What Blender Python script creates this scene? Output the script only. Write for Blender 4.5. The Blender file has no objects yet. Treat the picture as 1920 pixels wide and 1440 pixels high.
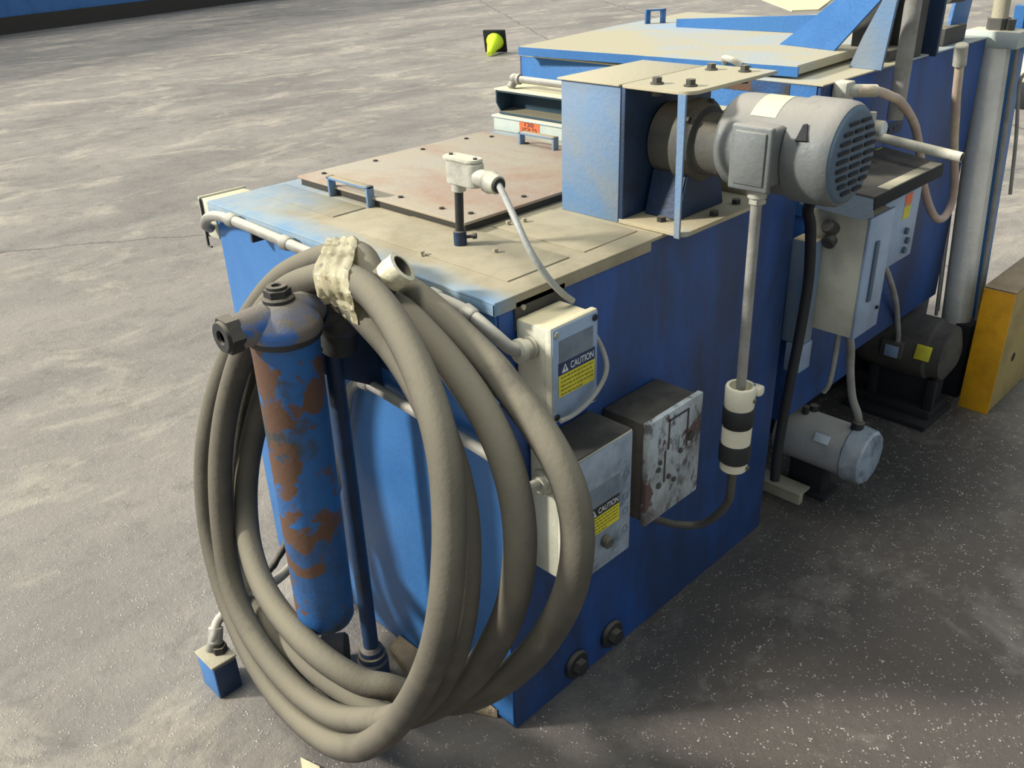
import bpy, bmesh, math, random
from mathutils import Vector, Matrix
random.seed(7)
C = bpy.context.scene.collection
S = bpy.context.scene

# ---------------- camera ----------------
cd = bpy.data.cameras.new('camera'); cam = bpy.data.objects.new('camera', cd); C.objects.link(cam)
rt = Vector((0.70361958, -0.70983157, -0.0325367)); dn = Vector((-0.3492018, -0.30554163, -0.8858343)); fw = Vector((0.61885184, 0.63465223, -0.46285953))
m = Matrix((rt, -dn, -fw)).transposed().to_4x4(); m.translation = Vector((-0.96966691, -1.02118559, 1.6))
cam.matrix_world = m; cd.sensor_width = 36; cd.lens = 31.516; cd.clip_end = 200
S.camera = cam
# ---------------- light ----------------
w = bpy.data.worlds.new('world'); S.world = w; w.use_nodes = True
bg = w.node_tree.nodes['Background']; bg.inputs[0].default_value = (0.76, 0.88, 1.0, 1); bg.inputs[1].default_value = 0.40
sd = bpy.data.lights.new('hall_light', 'SUN'); sun = bpy.data.objects.new('hall_light', sd); C.objects.link(sun)
sd.energy = 3.7; sd.angle = math.radians(6); sd.color = (1.0, 0.965, 0.895)
sun.rotation_euler = Vector((.66, -.57, -.45)).to_track_quat('-Z', 'Y').to_euler()
sd2 = bpy.data.lights.new('high_bay_light', 'SUN'); sun2 = bpy.data.objects.new('high_bay_light', sd2); C.objects.link(sun2)
sd2.energy = 1.25; sd2.angle = math.radians(22); sd2.color = (1.0, 0.96, 0.88)
sun2.rotation_euler = Vector((.22, -.22, -1)).to_track_quat('-Z', 'Y').to_euler()
S.view_settings.view_transform = 'Standard'; S.view_settings.look = 'None'; S.view_settings.gamma = 1; S.view_settings.use_curve_mapping = False
S.view_settings.exposure = 0.45

# ---------------- materials ----------------
def c(r, g, b):
    f = lambda v: ((v/255+.055)/1.055)**2.4 if v > 10 else v/255/12.92
    return (f(r), f(g), f(b), 1)
def base_mat(name, rough=.5, metal=0):
    m = bpy.data.materials.new(name); m.use_nodes = True; nt = m.node_tree; b = nt.nodes['Principled BSDF']
    b.inputs['Roughness'].default_value = rough; b.inputs['Metallic'].default_value = metal
    return m, nt, b
def N(nt, t, **k):
    n = nt.nodes.new(t)
    for a, v in k.items(): setattr(n, a, v)
    return n
def noise(nt, scale, detail=5, rough=.6, stretch=None, dist=0, seed=0):
    tc = N(nt, 'ShaderNodeTexCoord'); mp = N(nt, 'ShaderNodeMapping'); n = N(nt, 'ShaderNodeTexNoise')
    nt.links.new(tc.outputs['Object'], mp.inputs[0]); nt.links.new(mp.outputs[0], n.inputs['Vector'])
    mp.inputs['Location'].default_value = (seed*3.1, seed*1.7, seed*2.3)
    if stretch: mp.inputs['Scale'].default_value = stretch
    n.inputs['Scale'].default_value = scale; n.inputs['Detail'].default_value = detail; n.inputs['Roughness'].default_value = rough; n.inputs['Distortion'].default_value = dist
    return n.outputs['Fac']
def ramp(nt, src, a, b, lo=0, hi=1):
    r = N(nt, 'ShaderNodeMapRange'); r.inputs[1].default_value = a; r.inputs[2].default_value = b; r.inputs[3].default_value = lo; r.inputs[4].default_value = hi
    nt.links.new(src, r.inputs[0]); return r.outputs[0]
def mul(nt, a, b, op='MULTIPLY'):
    n = N(nt, 'ShaderNodeMath', operation=op); n.use_clamp = True
    for i, v in enumerate((a, b)):
        if isinstance(v, (int, float)): n.inputs[i].default_value = v
        else: nt.links.new(v, n.inputs[i])
    return n.outputs[0]
def mix(nt, fac, a, b):
    n = N(nt, 'ShaderNodeMix', data_type='RGBA')
    for i, v in ((0, fac), (6, a), (7, b)):
        if isinstance(v, (int, float, tuple)): n.inputs[i].default_value = v
        else: nt.links.new(v, n.inputs[i])
    return n.outputs[2]
def upness(nt, a=.3, b=.85):
    g = N(nt, 'ShaderNodeNewGeometry'); s = N(nt, 'ShaderNodeSeparateXYZ'); nt.links.new(g.outputs['Normal'], s.inputs[0])
    return ramp(nt, s.outputs[2], a, b)
def paint(name, col, col2=None, s2=6, t2=(.45, .65), st2=None, dust=0, dustcol=c(178, 165, 132), rust=0, rustcol=c(120, 72, 42), rscale=9, rough=.5, metal=0, bump=.02, grime=0, gcol=c(45, 42, 38), gst=None, ds=7, seed=0, da=.3):
    m, nt, b = base_mat(name, rough, metal)
    out = col
    if col2: out = mix(nt, ramp(nt, noise(nt, s2, 6, .65, st2, .3, seed), *t2), out, col2)
    if grime: out = mix(nt, mul(nt, ramp(nt, noise(nt, 5, 8, .7, gst, .2, seed+3), .42, .66), grime), out, gcol)
    if rust: out = mix(nt, ramp(nt, noise(nt, rscale, 5, .6, None, .4, seed+5), .62-rust*.2, .65-rust*.2), out, rustcol)
    if dust:
        k = mul(nt, upness(nt, da, .9), ramp(nt, noise(nt, ds, 7, .7, None, .2, seed+9), .5-dust*.35, .62-dust*.2))
        out = mix(nt, k, out, dustcol)
        r = ramp(nt, k, 0, 1, rough, .92); nt.links.new(r, b.inputs['Roughness'])
    if isinstance(out, tuple): b.inputs['Base Color'].default_value = out
    else: nt.links.new(out, b.inputs['Base Color'])
    if bump:
        bp = N(nt, 'ShaderNodeBump'); bp.inputs['Strength'].default_value = .5; bp.inputs['Distance'].default_value = bump*.1
        nt.links.new(noise(nt, 90, 4, .6, None, 0, seed), bp.inputs['Height']); nt.links.new(bp.outputs[0], b.inputs['Normal'])
    return m
TAN = c(172, 158, 126)
M = {}
PLAIN = paint
M['blue'] = paint('blue_paint', c(40, 96, 165), c(30, 78, 145), 4, st2=(1, 1, .4), dust=.9, dustcol=TAN, rough=.42, grime=.35, gcol=c(30, 50, 90), gst=(2, 2, .5))
M['blueside'] = paint('grimy_blue_paint', c(36, 82, 150), c(38, 64, 106), 3.2, (.38, .58), (1, 1, .45), dust=.9, dustcol=TAN, rough=.5, grime=.8, gcol=c(40, 52, 74), gst=(1.3, 1, .3), seed=2)
M['blueclean'] = paint('clean_blue_paint', c(58, 114, 172), c(48, 102, 160), 3, dust=.5, dustcol=c(170, 178, 170), rough=.4)
M['bluelight'] = paint('dusty_light_blue_paint', c(100, 134, 170), c(126, 138, 148), 2.2, (.42, .58), None, dust=1, dustcol=TAN, rough=.6, seed=4)
M['bluetop'] = paint('dusty_blue_top_paint', c(186, 174, 142), c(150, 176, 190), 2.6, (.52, .68), (1, .6, 1), rough=.8, grime=.4, gcol=c(150, 134, 100), seed=1)
def top_mat():
    m, nt, b = base_mat('tank_top_dusty_paint', .8)
    tc = N(nt, 'ShaderNodeTexCoord'); s = N(nt, 'ShaderNodeSeparateXYZ'); nt.links.new(tc.outputs['Object'], s.inputs[0])
    n1 = ramp(nt, noise(nt, 6, 7, .7, (1, .4, 1)), 0, 1, -.09, .09); n2 = ramp(nt, noise(nt, 3, 7, .7, None, .3, 4), 0, 1, -.5, .5)
    ex = mul(nt, s.outputs[0], n1, 'ADD'); 
    n = N(nt, 'ShaderNodeMath', operation='ADD'); nt.links.new(s.outputs[0], n.inputs[0]); nt.links.new(n1, n.inputs[1])
    edge = ramp(nt, n.outputs[0], -.51, -.44, 1, 0)      # paint rubbed clean along the front edge
    n_ = N(nt, 'ShaderNodeMath', operation='ADD'); nt.links.new(s.outputs[1], n_.inputs[0]); nt.links.new(n2, n_.inputs[1])
    left = ramp(nt, n_.outputs[0], .12, .42, 0, .75)
    dust = mix(nt, ramp(nt, noise(nt, 7, 8, .7, None, .2, 2), .4, .62), c(172, 161, 134), c(152, 142, 115))
    k = mul(nt, edge, left, 'MAXIMUM')
    col = mix(nt, k, dust, mix(nt, ramp(nt, noise(nt, 10, 6, .7), .4, .6), c(122, 152, 176), c(150, 164, 168)))
    nt.links.new(col, b.inputs['Base Color']); return m
M['tanktop'] = top_mat()
M['fartop'] = paint('dusty_lid_paint', c(188, 178, 148), c(156, 180, 200), 1.6, (.5, .7), None, rough=.75, seed=6)
M['hatch'] = paint('dusty_hatch_steel', c(172, 160, 138), c(164, 136, 114), 3.4, (.46, .60), (1, .6, 1), rough=.8, grime=.5, gcol=c(168, 164, 150), seed=3)
M['hatchedge'] = paint('dark_hatch_edge', c(62, 58, 50), rough=.8)
M['navy'] = paint('navy_paint', c(26, 52, 84), c(24, 38, 56), 8, dust=.7, dustcol=c(120, 108, 84), rough=.55, seed=5)
M['hose'] = paint('dusty_rubber', c(62, 58, 51), c(80, 74, 63), 9, dust=1, dustcol=c(128, 121, 102), rough=.8, bump=.02, ds=5, da=-.2)
M['tape'] = None
M['rusty'] = paint('rust_spotted_blue_paint', c(28, 92, 152), c(56, 62, 66), 5, (.52, .6), None, dust=.5, dustcol=c(130, 120, 105), rust=.58, rustcol=c(92, 64, 46), rscale=10, rough=.55, grime=.7, gcol=c(44, 40, 38), seed=8)
M['headblue'] = paint('dusty_blue_casting', c(50, 98, 160), c(112, 104, 96), 14, (.5, .56), None, dust=.9, dustcol=c(128, 120, 108), rough=.5, seed=3)
M['black'] = paint('black_iron', c(36, 37, 38), c(52, 50, 46), 12, dust=.7, dustcol=c(120, 112, 96), rough=.6)
M['dark'] = paint('dark_grime_shade', c(30, 30, 32), rough=.8)  # also colours the painted shade below hood and rear machine
M['rubber'] = paint('black_rubber', c(28, 29, 31), rough=.6)
M['conduit'] = paint('dusty_grey_conduit', c(150, 148, 140), c(128, 124, 114), 16, dust=1, dustcol=c(205, 198, 178), rough=.5, grime=.4, gcol=c(100, 96, 86))
M['casting'] = paint('pale_aluminium_casting', c(186, 184, 168), c(150, 148, 136), 14, dust=.8, dustcol=c(214, 206, 180), rough=.5)
M['box'] = paint('pale_grey_box_paint', c(204, 202, 182), c(186, 184, 164), 8, dust=.9, dustcol=c(216, 204, 166), rough=.55, grime=.3, gcol=c(150, 146, 126))
M['boxface'] = paint('grey_blue_cover_paint', c(150, 172, 196), c(132, 152, 178), 8, rough=.4, grime=.3, gcol=c(110, 120, 130))
M['boxworn'] = paint('worn_cover_paint', c(158, 172, 184), c(96, 112, 128), 9, (.5, .62), None, rough=.6, grime=.7, gcol=c(90, 94, 98), seed=4)
M['grimebox'] = paint('grime_covered_steel', c(82, 78, 70), c(60, 58, 54), 9, rough=.9, seed=2)
M['chipped'] = paint('chipped_white_paint', c(176, 184, 186), c(96, 96, 98), 26, (.48, .56), (1, 1, .6), rust=.25, rustcol=c(96, 76, 72), rscale=10, rough=.8, grime=.8, gcol=c(96, 92, 88), seed=5)
M['darktop'] = paint('dark_dusty_steel', c(50, 50, 50), dust=1, dustcol=c(86, 80, 70), rough=.9, seed=5)
M['motor'] = paint('grey_motor_paint', c(112, 116, 114), c(98, 102, 101), 8, dust=.9, dustcol=c(156, 151, 140), rough=.5, grime=.4, gcol=c(92, 92, 86))
M['gear'] = paint('grimy_gearbox_paint', c(80, 79, 72), c(62, 61, 56), 8, dust=.6, dustcol=c(140, 132, 112), rough=.7)
M['motordark'] = paint('motor_grille_paint', c(80, 98, 112), rough=.6)
M['silver'] = paint('silver_motor_paint', c(176, 176, 172), c(158, 158, 152), 7, dust=.6, dustcol=c(196, 188, 172), rough=.42, grime=.25, gcol=c(110, 106, 100))
M['silvercap'] = paint('silver_cap_paint', c(176, 182, 184), c(140, 150, 156), 18, rough=.45)
M['chrome'] = paint('cylinder_steel', c(236, 234, 222), c(214, 212, 200), 6, st2=(1, 1, .15), rough=.26, metal=.2, grime=.25, gcol=c(110, 104, 90))
M['whiteplug'] = paint('white_nylon', c(222, 216, 190), rough=.45)
M['yellow'] = paint('yellow_guard_paint', c(238, 172, 22), c(214, 152, 20), 8, dust=1, dustcol=c(206, 196, 172), rough=.5, grime=.35, gcol=c(140, 108, 40))
M['yellowside'] = paint('dusty_yellow_paint', c(172, 150, 92), c(150, 132, 84), 6, dust=1, dustcol=c(206, 196, 172), rough=.7)
M['lab_yellow'] = paint('label_yellow', c(216, 206, 52), c(196, 184, 50), 14, rough=.5)
M['lab_navy'] = paint('label_navy', c(32, 50, 84), rough=.5)
M['lab_white'] = paint('label_white', c(212, 220, 222), rough=.5)
M['lab_grey'] = paint('label_worn_grey', c(120, 132, 142), c(100, 112, 124), 20, rough=.6)
M['lab_orange'] = paint('label_orange', c(238, 112, 62), rough=.5)
M['ink'] = paint('label_ink', c(120, 112, 40), rough=.6)
M['inkblack'] = paint('black_ink', c(40, 34, 34), rough=.6)
M['pink'] = paint('faded_pink_hose', c(184, 160, 146), c(206, 190, 160), 7, rough=.6)
M['cable'] = paint('grey_cable', c(160, 160, 152), c(140, 138, 128), 12, rough=.5)
M['bracket'] = paint('dust_coated_steel', c(176, 168, 142), c(150, 144, 122), 7, rough=.8)
M['hiviz'] = paint('high_visibility_yellow', c(214, 246, 24), rough=.5)
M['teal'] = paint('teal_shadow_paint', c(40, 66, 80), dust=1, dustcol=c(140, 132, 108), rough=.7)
M['duct'] = paint('pale_green_grey_paint', c(186, 194, 182), c(172, 182, 178), 6, dust=.8, dustcol=c(208, 200, 176), rough=.6)
M['scrapm'] = paint('pale_scrap', c(216, 208, 170), rough=.7)
M['baseplate'] = paint('dust_caked_plate', c(158, 140, 112), c(136, 120, 96), 9, rough=.95, bump=.1)
def tape_mat():
    m, nt, b = base_mat('cream_stretch_tape', .38)
    n = noise(nt, 34, 4, .6, (.35, 1, 1), .6)
    nt.links.new(mix(nt, ramp(nt, n, .4, .65), c(236, 228, 196), c(196, 186, 150)), b.inputs['Base Color'])
    bp = N(nt, 'ShaderNodeBump'); bp.inputs['Distance'].default_value = .002; nt.links.new(n, bp.inputs['Height']); nt.links.new(bp.outputs[0], b.inputs['Normal'])
    return m
M['tape'] = tape_mat()
def floor_mat():
    m, nt, b = base_mat('worn_concrete', .75)
    col = mix(nt, ramp(nt, noise(nt, .9, 8, .65, (.4, 1, 1), .5), .38, .64), c(132, 125, 115), c(164, 155, 142))
    col = mix(nt, mul(nt, ramp(nt, noise(nt, 2.2, 10, .72, (.55, 1, 1), .6, 3), .52, .66), .7), col, c(198, 186, 164))       # dried dust patches
    col = mix(nt, mul(nt, ramp(nt, noise(nt, 9, 8, .75, None, .3, 5), .5, .7), .45), col, c(92, 86, 78))
    # ground shadow around the machine, painted into the floor colour
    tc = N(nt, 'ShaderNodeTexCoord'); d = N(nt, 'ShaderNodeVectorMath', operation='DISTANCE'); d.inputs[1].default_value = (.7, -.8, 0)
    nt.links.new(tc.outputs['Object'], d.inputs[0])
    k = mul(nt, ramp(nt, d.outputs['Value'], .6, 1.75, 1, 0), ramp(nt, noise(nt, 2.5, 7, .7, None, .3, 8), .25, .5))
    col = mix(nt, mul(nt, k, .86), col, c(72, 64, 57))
    d2 = N(nt, 'ShaderNodeVectorMath', operation='DISTANCE'); d2.inputs[1].default_value = (1.75, 0, 0); nt.links.new(tc.outputs['Object'], d2.inputs[0])  # second dark zone: shade beneath the rear machine, set in the colour
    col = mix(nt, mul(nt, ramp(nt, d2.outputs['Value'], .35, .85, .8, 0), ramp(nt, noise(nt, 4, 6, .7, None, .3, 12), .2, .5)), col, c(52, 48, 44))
    # pale grit, also painting the floor's glints into the colour
    v = N(nt, 'ShaderNodeTexVoronoi'); v.inputs['Scale'].default_value = 120; nt.links.new(tc.outputs['Object'], v.inputs['Vector'])
    g = mul(nt, ramp(nt, v.outputs['Distance'], .36, .2), ramp(nt, noise(nt, 40, 3, .5, None, 0, 11), .5, .6))
    col = mix(nt, mul(nt, g, .7), col, c(206, 198, 182))
    # slab joints
    for ang, off, wd in ((.62, 2.6, .008), (.62, 4.9, .012), (-.95, 3.9, .006)):
        mp = N(nt, 'ShaderNodeMapping'); mp.inputs['Rotation'].default_value = (0, 0, ang); sx = N(nt, 'ShaderNodeSeparateXYZ')
        nt.links.new(tc.outputs['Object'], mp.inputs[0]); nt.links.new(mp.outputs[0], sx.inputs[0])
        a = N(nt, 'ShaderNodeMath', operation='ADD'); nt.links.new(sx.outputs[0], a.inputs[0]); nt.links.new(ramp(nt, noise(nt, 1.5, 6, .7), 0, 1, -off-.12, -off+.12), a.inputs[1])
        ab = N(nt, 'ShaderNodeMath', operation='ABSOLUTE'); nt.links.new(a.outputs[0], ab.inputs[0])
        col = mix(nt, ramp(nt, ab.outputs[0], wd, wd*2.2, .7, 0), col, c(96, 90, 82))
    nt.links.new(col, b.inputs['Base Color'])
    nt.links.new(ramp(nt, noise(nt, 5, 5, .6, None, 0, 2), .35, .65, .42, .75), b.inputs['Roughness'])
    bp = N(nt, 'ShaderNodeBump'); bp.inputs['Strength'].default_value = .7; bp.inputs['Distance'].default_value = .009
    nt.links.new(mul(nt, noise(nt, 45, 8, .75), mul(nt, g, .5), 'ADD'), bp.inputs['Height']); nt.links.new(bp.outputs[0], b.inputs['Normal'])
    return m
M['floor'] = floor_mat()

# ---------------- mesh helpers ----------------
def V(*a): return Vector(a)
def frame(d):
    d = Vector(d).normalized(); up = V(0, 0, 1) if abs(d.z) < .95 else V(1, 0, 0)
    x = up.cross(d).normalized(); return x, d.cross(x), d
class MB:
    def __init__(s): s.bm = bmesh.new()
    def _merge(s, t): 
        me = bpy.data.meshes.new('t'); t.to_mesh(me); s.bm.from_mesh(me); bpy.data.meshes.remove(me); t.free(); return s
    def box(s, a, b, bev=.002, rot=None, seg=2):
        t = bmesh.new(); bmesh.ops.create_cube(t, size=1)
        a = Vector(a); b = Vector(b); ce = (a+b)/2; sz = b-a
        for v in t.verts: v.co = Vector((v.co.x*sz.x, v.co.y*sz.y, v.co.z*sz.z))
        if bev: bmesh.ops.bevel(t, geom=t.edges[:], offset=min(bev, min(abs(x) for x in sz)*.45), segments=seg, affect='EDGES', profile=.5)
        for v in t.verts: v.co = (rot @ v.co if rot else v.co)+ce
        return s._merge(t)
    def cyl(s, p, q, r, r2=None, seg=32, bev=0):
        p = Vector(p); q = Vector(q); x, y, z = frame(q-p); r2 = r if r2 is None else r2
        t = bmesh.new(); R = []
        prof = [(p, r), (q, r2)] if not bev else [(p, r-bev), (p+z*bev, r), (q-z*bev, r2), (q, r2-bev)]
        for ce, rr in prof: R.append([t.verts.new(ce+(x*math.cos(2*math.pi*i/seg)+y*math.sin(2*math.pi*i/seg))*rr) for i in range(seg)])
        for k in range(len(R)-1):
            for i in range(seg): t.faces.new((R[k][i], R[k][(i+1) % seg], R[k+1][(i+1) % seg], R[k+1][i]))
        t.faces.new(R[0][::-1]); t.faces.new(R[-1]); return s._merge(t)
    def hexa(s, p, q, r): return s.cyl(p, q, r, seg=6)
    def lathe(s, p, d, prof, seg=40, cap=True):
        p = Vector(p); x, y, z = frame(d); t = bmesh.new(); R = []
        for h, r in prof: R.append([t.verts.new(p+z*h+(x*math.cos(2*math.pi*i/seg)+y*math.sin(2*math.pi*i/seg))*max(r, 1e-4)) for i in range(seg)])
        for k in range(len(R)-1):
            for i in range(seg): t.faces.new((R[k][i], R[k][(i+1) % seg], R[k+1][(i+1) % seg], R[k+1][i]))
        if cap: t.faces.new(R[0][::-1]); t.faces.new(R[-1])
        return s._merge(t)
    def tube(s, pts, r, seg=16, n=6, smooth=True, cap=True, wob=0):
        pts = [Vector(p) for p in pts]
        if smooth: pts = crom(pts, n)
        t = bmesh.new(); x = None; R = []
        for i, p in enumerate(pts):
            d = (pts[min(i+1, len(pts)-1)]-pts[max(i-1, 0)]).normalized()
            x = frame(d)[0] if x is None else (x-d*x.dot(d)).normalized(); y = d.cross(x)
            rr = (r(i/(len(pts)-1)) if callable(r) else r)*(1+wob*math.sin(i*1.7)*math.sin(i*.37))
            R.append([t.verts.new(p+(x*math.cos(2*math.pi*k/seg)+y*math.sin(2*math.pi*k/seg))*rr) for k in range(seg)])
        for k in range(len(R)-1):
            for i in range(seg): t.faces.new((R[k][i], R[k][(i+1) % seg], R[k+1][(i+1) % seg], R[k+1][i]))
        if cap: t.faces.new(R[0][::-1]); t.faces.new(R[-1])
        return s._merge(t)
    def prism(s, poly, vec, bev=0):
        t = bmesh.new(); vec = Vector(vec); A = [t.verts.new(Vector(p)) for p in poly]; B = [t.verts.new(Vector(p)+vec) for p in poly]; n = len(A)
        t.faces.new(A[::-1]); t.faces.new(B)
        for i in range(n): t.faces.new((A[i], A[(i+1) % n], B[(i+1) % n], B[i]))
        bmesh.ops.recalc_face_normals(t, faces=t.faces)
        if bev: bmesh.ops.bevel(t, geom=t.edges[:], offset=bev, segments=2, affect='EDGES')
        return s._merge(t)
    def sphere(s, p, r, sc=(1, 1, 1)):
        t = bmesh.new(); bmesh.ops.create_uvsphere(t, u_segments=24, v_segments=14, radius=r)
        for v in t.verts: v.co = Vector((v.co.x*sc[0], v.co.y*sc[1], v.co.z*sc[2]))+Vector(p)
        return s._merge(t)
def crom(p, n=6):
    q = [p[0]*2-p[1]]+p+[p[-1]*2-p[-2]]; o = []
    for i in range(1, len(q)-2):
        a, b, c_, d = q[i-1:i+3]
        for k in range(n):
            t = k/n; o.append((b*2+(c_-a)*t+(a*2-b*5+c_*4-d)*t*t+(b*3-c_*3+d-a)*t**3)*.5)
    return o+[q[-2]]
def wloc(o):
    v = Vector(o.location)
    while o.parent: o = o.parent; v += Vector(o.location)
    return v
def obj(name, mb, mt, parent=None, label=None, angle=35):
    bm = mb.bm; o = bpy.data.objects.new(name, None) if False else None
    org = wloc(parent) if parent else None
    if org is None:
        xs = [v.co.copy() for v in bm.verts]
        org = Vector((sum(v.x for v in xs)/len(xs), sum(v.y for v in xs)/len(xs), min(v.z for v in xs)))
        loc = org
    else: loc = V(0, 0, 0)
    for v in bm.verts: v.co -= org
    bmesh.ops.recalc_face_normals(bm, faces=bm.faces)
    for e in bm.edges: e.smooth = len(e.link_faces) == 2 and e.calc_face_angle(0) < math.radians(angle)
    for f in bm.faces: f.smooth = True
    me = bpy.data.meshes.new(name); bm.to_mesh(me); bm.free(); me.materials.append(M[mt])
    o = bpy.data.objects.new(name, me); C.objects.link(o); o.location = loc
    if parent: o.parent = parent
    if label: o['label'] = label
    return o
def tag(o, label, cat, group=None):
    o['label'] = label; o['category'] = cat
    if group: o['group'] = group
    return o
def thing(name, label, cat, loc, group=None):
    o = bpy.data.objects.new(name, None); C.objects.link(o); o.location = loc; o.empty_display_size = .05
    return tag(o, label, cat, group)
def text(name, body, h, pos, face, mt, parent, width=None, tilt=0):
    cu = bpy.data.curves.new(name, 'FONT'); cu.body = body; cu.size = 1; cu.align_x = 'CENTER'; cu.align_y = 'CENTER'; cu.extrude = .01; cu.offset = .012
    t = bpy.data.objects.new(name, cu); C.objects.link(t); bpy.context.view_layer.update()
    me = bpy.data.meshes.new_from_object(t); bpy.data.objects.remove(t); bpy.data.curves.remove(cu)
    xs = [v.co.x for v in me.vertices]; ys = [v.co.y for v in me.vertices]
    sy = h/(max(ys)-min(ys)); sx = width/(max(xs)-min(xs)) if width else sy
    cx = (max(xs)+min(xs))/2; cy = (max(ys)+min(ys))/2
    R = Matrix.Rotation(math.pi/2, 3, 'X')
    if face == '-x': R = Matrix.Rotation(-math.pi/2, 3, 'Z') @ R
    org = wloc(parent)
    for v in me.vertices: v.co = R @ Vector(((v.co.x-cx)*sx, (v.co.y-cy)*sy, v.co.z*sy*.3))+Vector(pos)-org
    me.materials.clear(); me.materials.append(M[mt])
    o = bpy.data.objects.new(name, me); C.objects.link(o); o.parent = parent; return o

# ---------------- setting ----------------
def struct(name, mb, mt):
    o = obj(name, mb, mt); o['kind'] = 'structure'; return o
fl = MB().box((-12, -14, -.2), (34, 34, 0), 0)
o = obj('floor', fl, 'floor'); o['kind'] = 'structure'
# shift floor mesh so its own origin is the world origin (texture coordinates in metres)
o.data.transform(Matrix.Translation(o.location)); o.location = (0, 0, 0)
wa = V(5.6, 17.9, 0); wb = V(12.3, 20.1, 0); wd = (wb-wa).normalized(); wn = V(-wd.y, wd.x, 0)
p0 = wa-wd*16; p1 = wb+wd*14
struct('wall_back', MB().prism([p0+V(0, 0, .0), p1+V(0, 0, .0), p1+V(0, 0, 3.2), p0+V(0, 0, 3.2)], wn*.2), 'blueclean')
struct('baseboard_back', MB().prism([p0, p1, p1+V(0, 0, .28), p0+V(0, 0, .28)], -wn*.06), 'hatchedge')

# ---------------- main tank ----------------
T = thing('machine_tank', 'large blue steel tank with dusty top in the foreground, hose coil on its front', 'tank', (.5, .48, 0))
H = 1.022
obj('tank_body', MB().box((0, 0, 0), (1.012, .96, H-.004), .004), 'blueside', T)
obj('front_panel', MB().box((-.004, .004, .012), (.0, .956, H-.008), .001), 'blueclean', T, 'brighter blue front panel')
tp = MB().box((-.014, -.006, H-.005), (1.02, .972, H+.003), .003)
tp.box((-.014, -.006, H-.022), (-.009, .972, H), .001); tp.box((-.014, -.006, H-.022), (.42, -.001, H), .001)
obj('top_plate', tp, 'tanktop', T, 'dust covered top plate')
obj('seam_strip', MB().box((.07, .047, H+.003), (.235, .485, H+.0055), .001), 'tanktop', T)
obj('seam_strip', MB().box((.10, .62, H+.003), (.19, .95, H+.0055), .001), 'tanktop', T)
obj('rear_seam_strip', MB().box((.275, .045, H+.003), (.44, .30, H+.005), .001), 'tanktop', T)
for x, y in ((.16, .17), (.30, .275), (.335, .262), (.06, .27)):
    obj('screw', MB().cyl((x, y, H), (x+.003, y+.003, H+.009), .003, seg=10).hexa((x+.003, y+.003, H+.008), (x+.003, y+.003, H+.013), .0055), 'bracket', T)
for x, z in ((.197, .055), (.325, .06)):
    f = obj('drain_flange', MB().cyl((x, 0, z), (x, -.012, z), .036, bev=.003), 'black', T)
    obj('drain_plug', MB().hexa((x, -.012, z), (x, -.028, z), .02), 'black', f)
pl = MB().box((.035, -.006, .955), (.165, -.001, 1.012), .006)
obj('mounting_plate', pl, 'grimebox', T)
for x in (.052, .148): obj('screw', MB().hexa((x, -.006, .998), (x, -.011, .998), .005), 'bracket', T)

# hatch
Hh = thing('access_hatch', 'rust-tinged dusty hatch cover with two blue handles, lying on the big tank', 'hatch', (.5, .6, H+.003))
obj('cover', MB().box((.208, .308, H+.019), (.84, .92, H+.026), .002), 'hatch', Hh)
obj('rim', MB().box((.214, .314, H+.003), (.834, .914, H+.019), .001), 'hatchedge', Hh, 'dark edge under the cover')
for i, (x, y0, y1, z) in enumerate(((.198, .615, .77, H+.003), (.785, .585, .715, H+.024))):
    h = (.048, .036)[i]
    hb = MB().box((x-.004, y0, z), (x+.016, y0+.007, z+h), .001).box((x-.004, y1-.007, z), (x+.016, y1, z+h), .001).box((x-.004, y0, z+h-.007), (x+.016, y1, z+h), .002)
    obj('handle', hb, 'bluelight', Hh, 'blue strap handle')
for i in range(4):
    for x, y in ((.26+i*.16, .345), (.26+i*.16, .88), (.245, .42+i*.14), (.80, .42+i*.14)):
        obj('screw', MB().cyl((x, y, H+.025), (x, y, H+.029), .006, seg=12), 'hatchedge', Hh)

# conduit body on post with cable
F = thing('conduit_fitting', 'cast conduit elbow body on a short dark post standing on the tank top', 'conduit fitting', (.152, .26, H+.003))
obj('socket', MB().cyl((.152, .26, H), (.152, .26, H+.035), .013, bev=.002), 'navy', F)
obj('thumbscrew', MB().cyl((.152, .26, H+.02), (.165, .237, H+.024), .0035, seg=10).cyl((.165, .237, H+.024), (.169, .231, H+.025), .006, seg=12), 'black', F)
obj('post', MB().cyl((.152, .26, H+.03), (.152, .255, 1.148), .0085), 'black', F)
cb = MB().cyl((.152, .255, 1.135), (.152, .255, 1.155), .014, bev=.002)
def rbox(cx, cy, z0, z1, L, W, r): # rounded prism, long along y
    P = []
    for sx, sy, a0 in ((1, 1, 0), (-1, 1, 90), (-1, -1, 180), (1, -1, 270)):
        for k in range(7):
            a = math.radians(a0+k*15); P.append((cx+sx*(W/2-r)+r*math.cos(a), cy+sy*(L/2-r)+r*math.sin(a), z0))
    return P
cb.prism(rbox(.152, .235, 1.152, 0, .088, .036, .017), (0, 0, .044), .002)
cb.prism(rbox(.152, .24, 1.196, 0, .092, .04, .019), (0, 0, .007), .002)
cb.cyl((.152, .20, 1.172), (.148, .168, 1.170), .0165, .0155, bev=.002)
obj('conduit_body', cb, 'casting', F)
obj('gland_nut', MB().lathe((.148, .170, 1.17), (-.15, -1, -.05), [(0, .019), (.004, .021), (.008, .019), (.012, .0215), (.018, .019), (.03, .018), (.034, .016)]), 'casting', F)
obj('bushing', MB().cyl((.143, .137, 1.168), (.1425, .133, 1.168), .0135), 'black', F)
for y in (.272, .205): obj('cover_screw', MB().cyl((.152, y, 1.202), (.152, y, 1.206), .004, seg=10), 'black', F)
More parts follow.
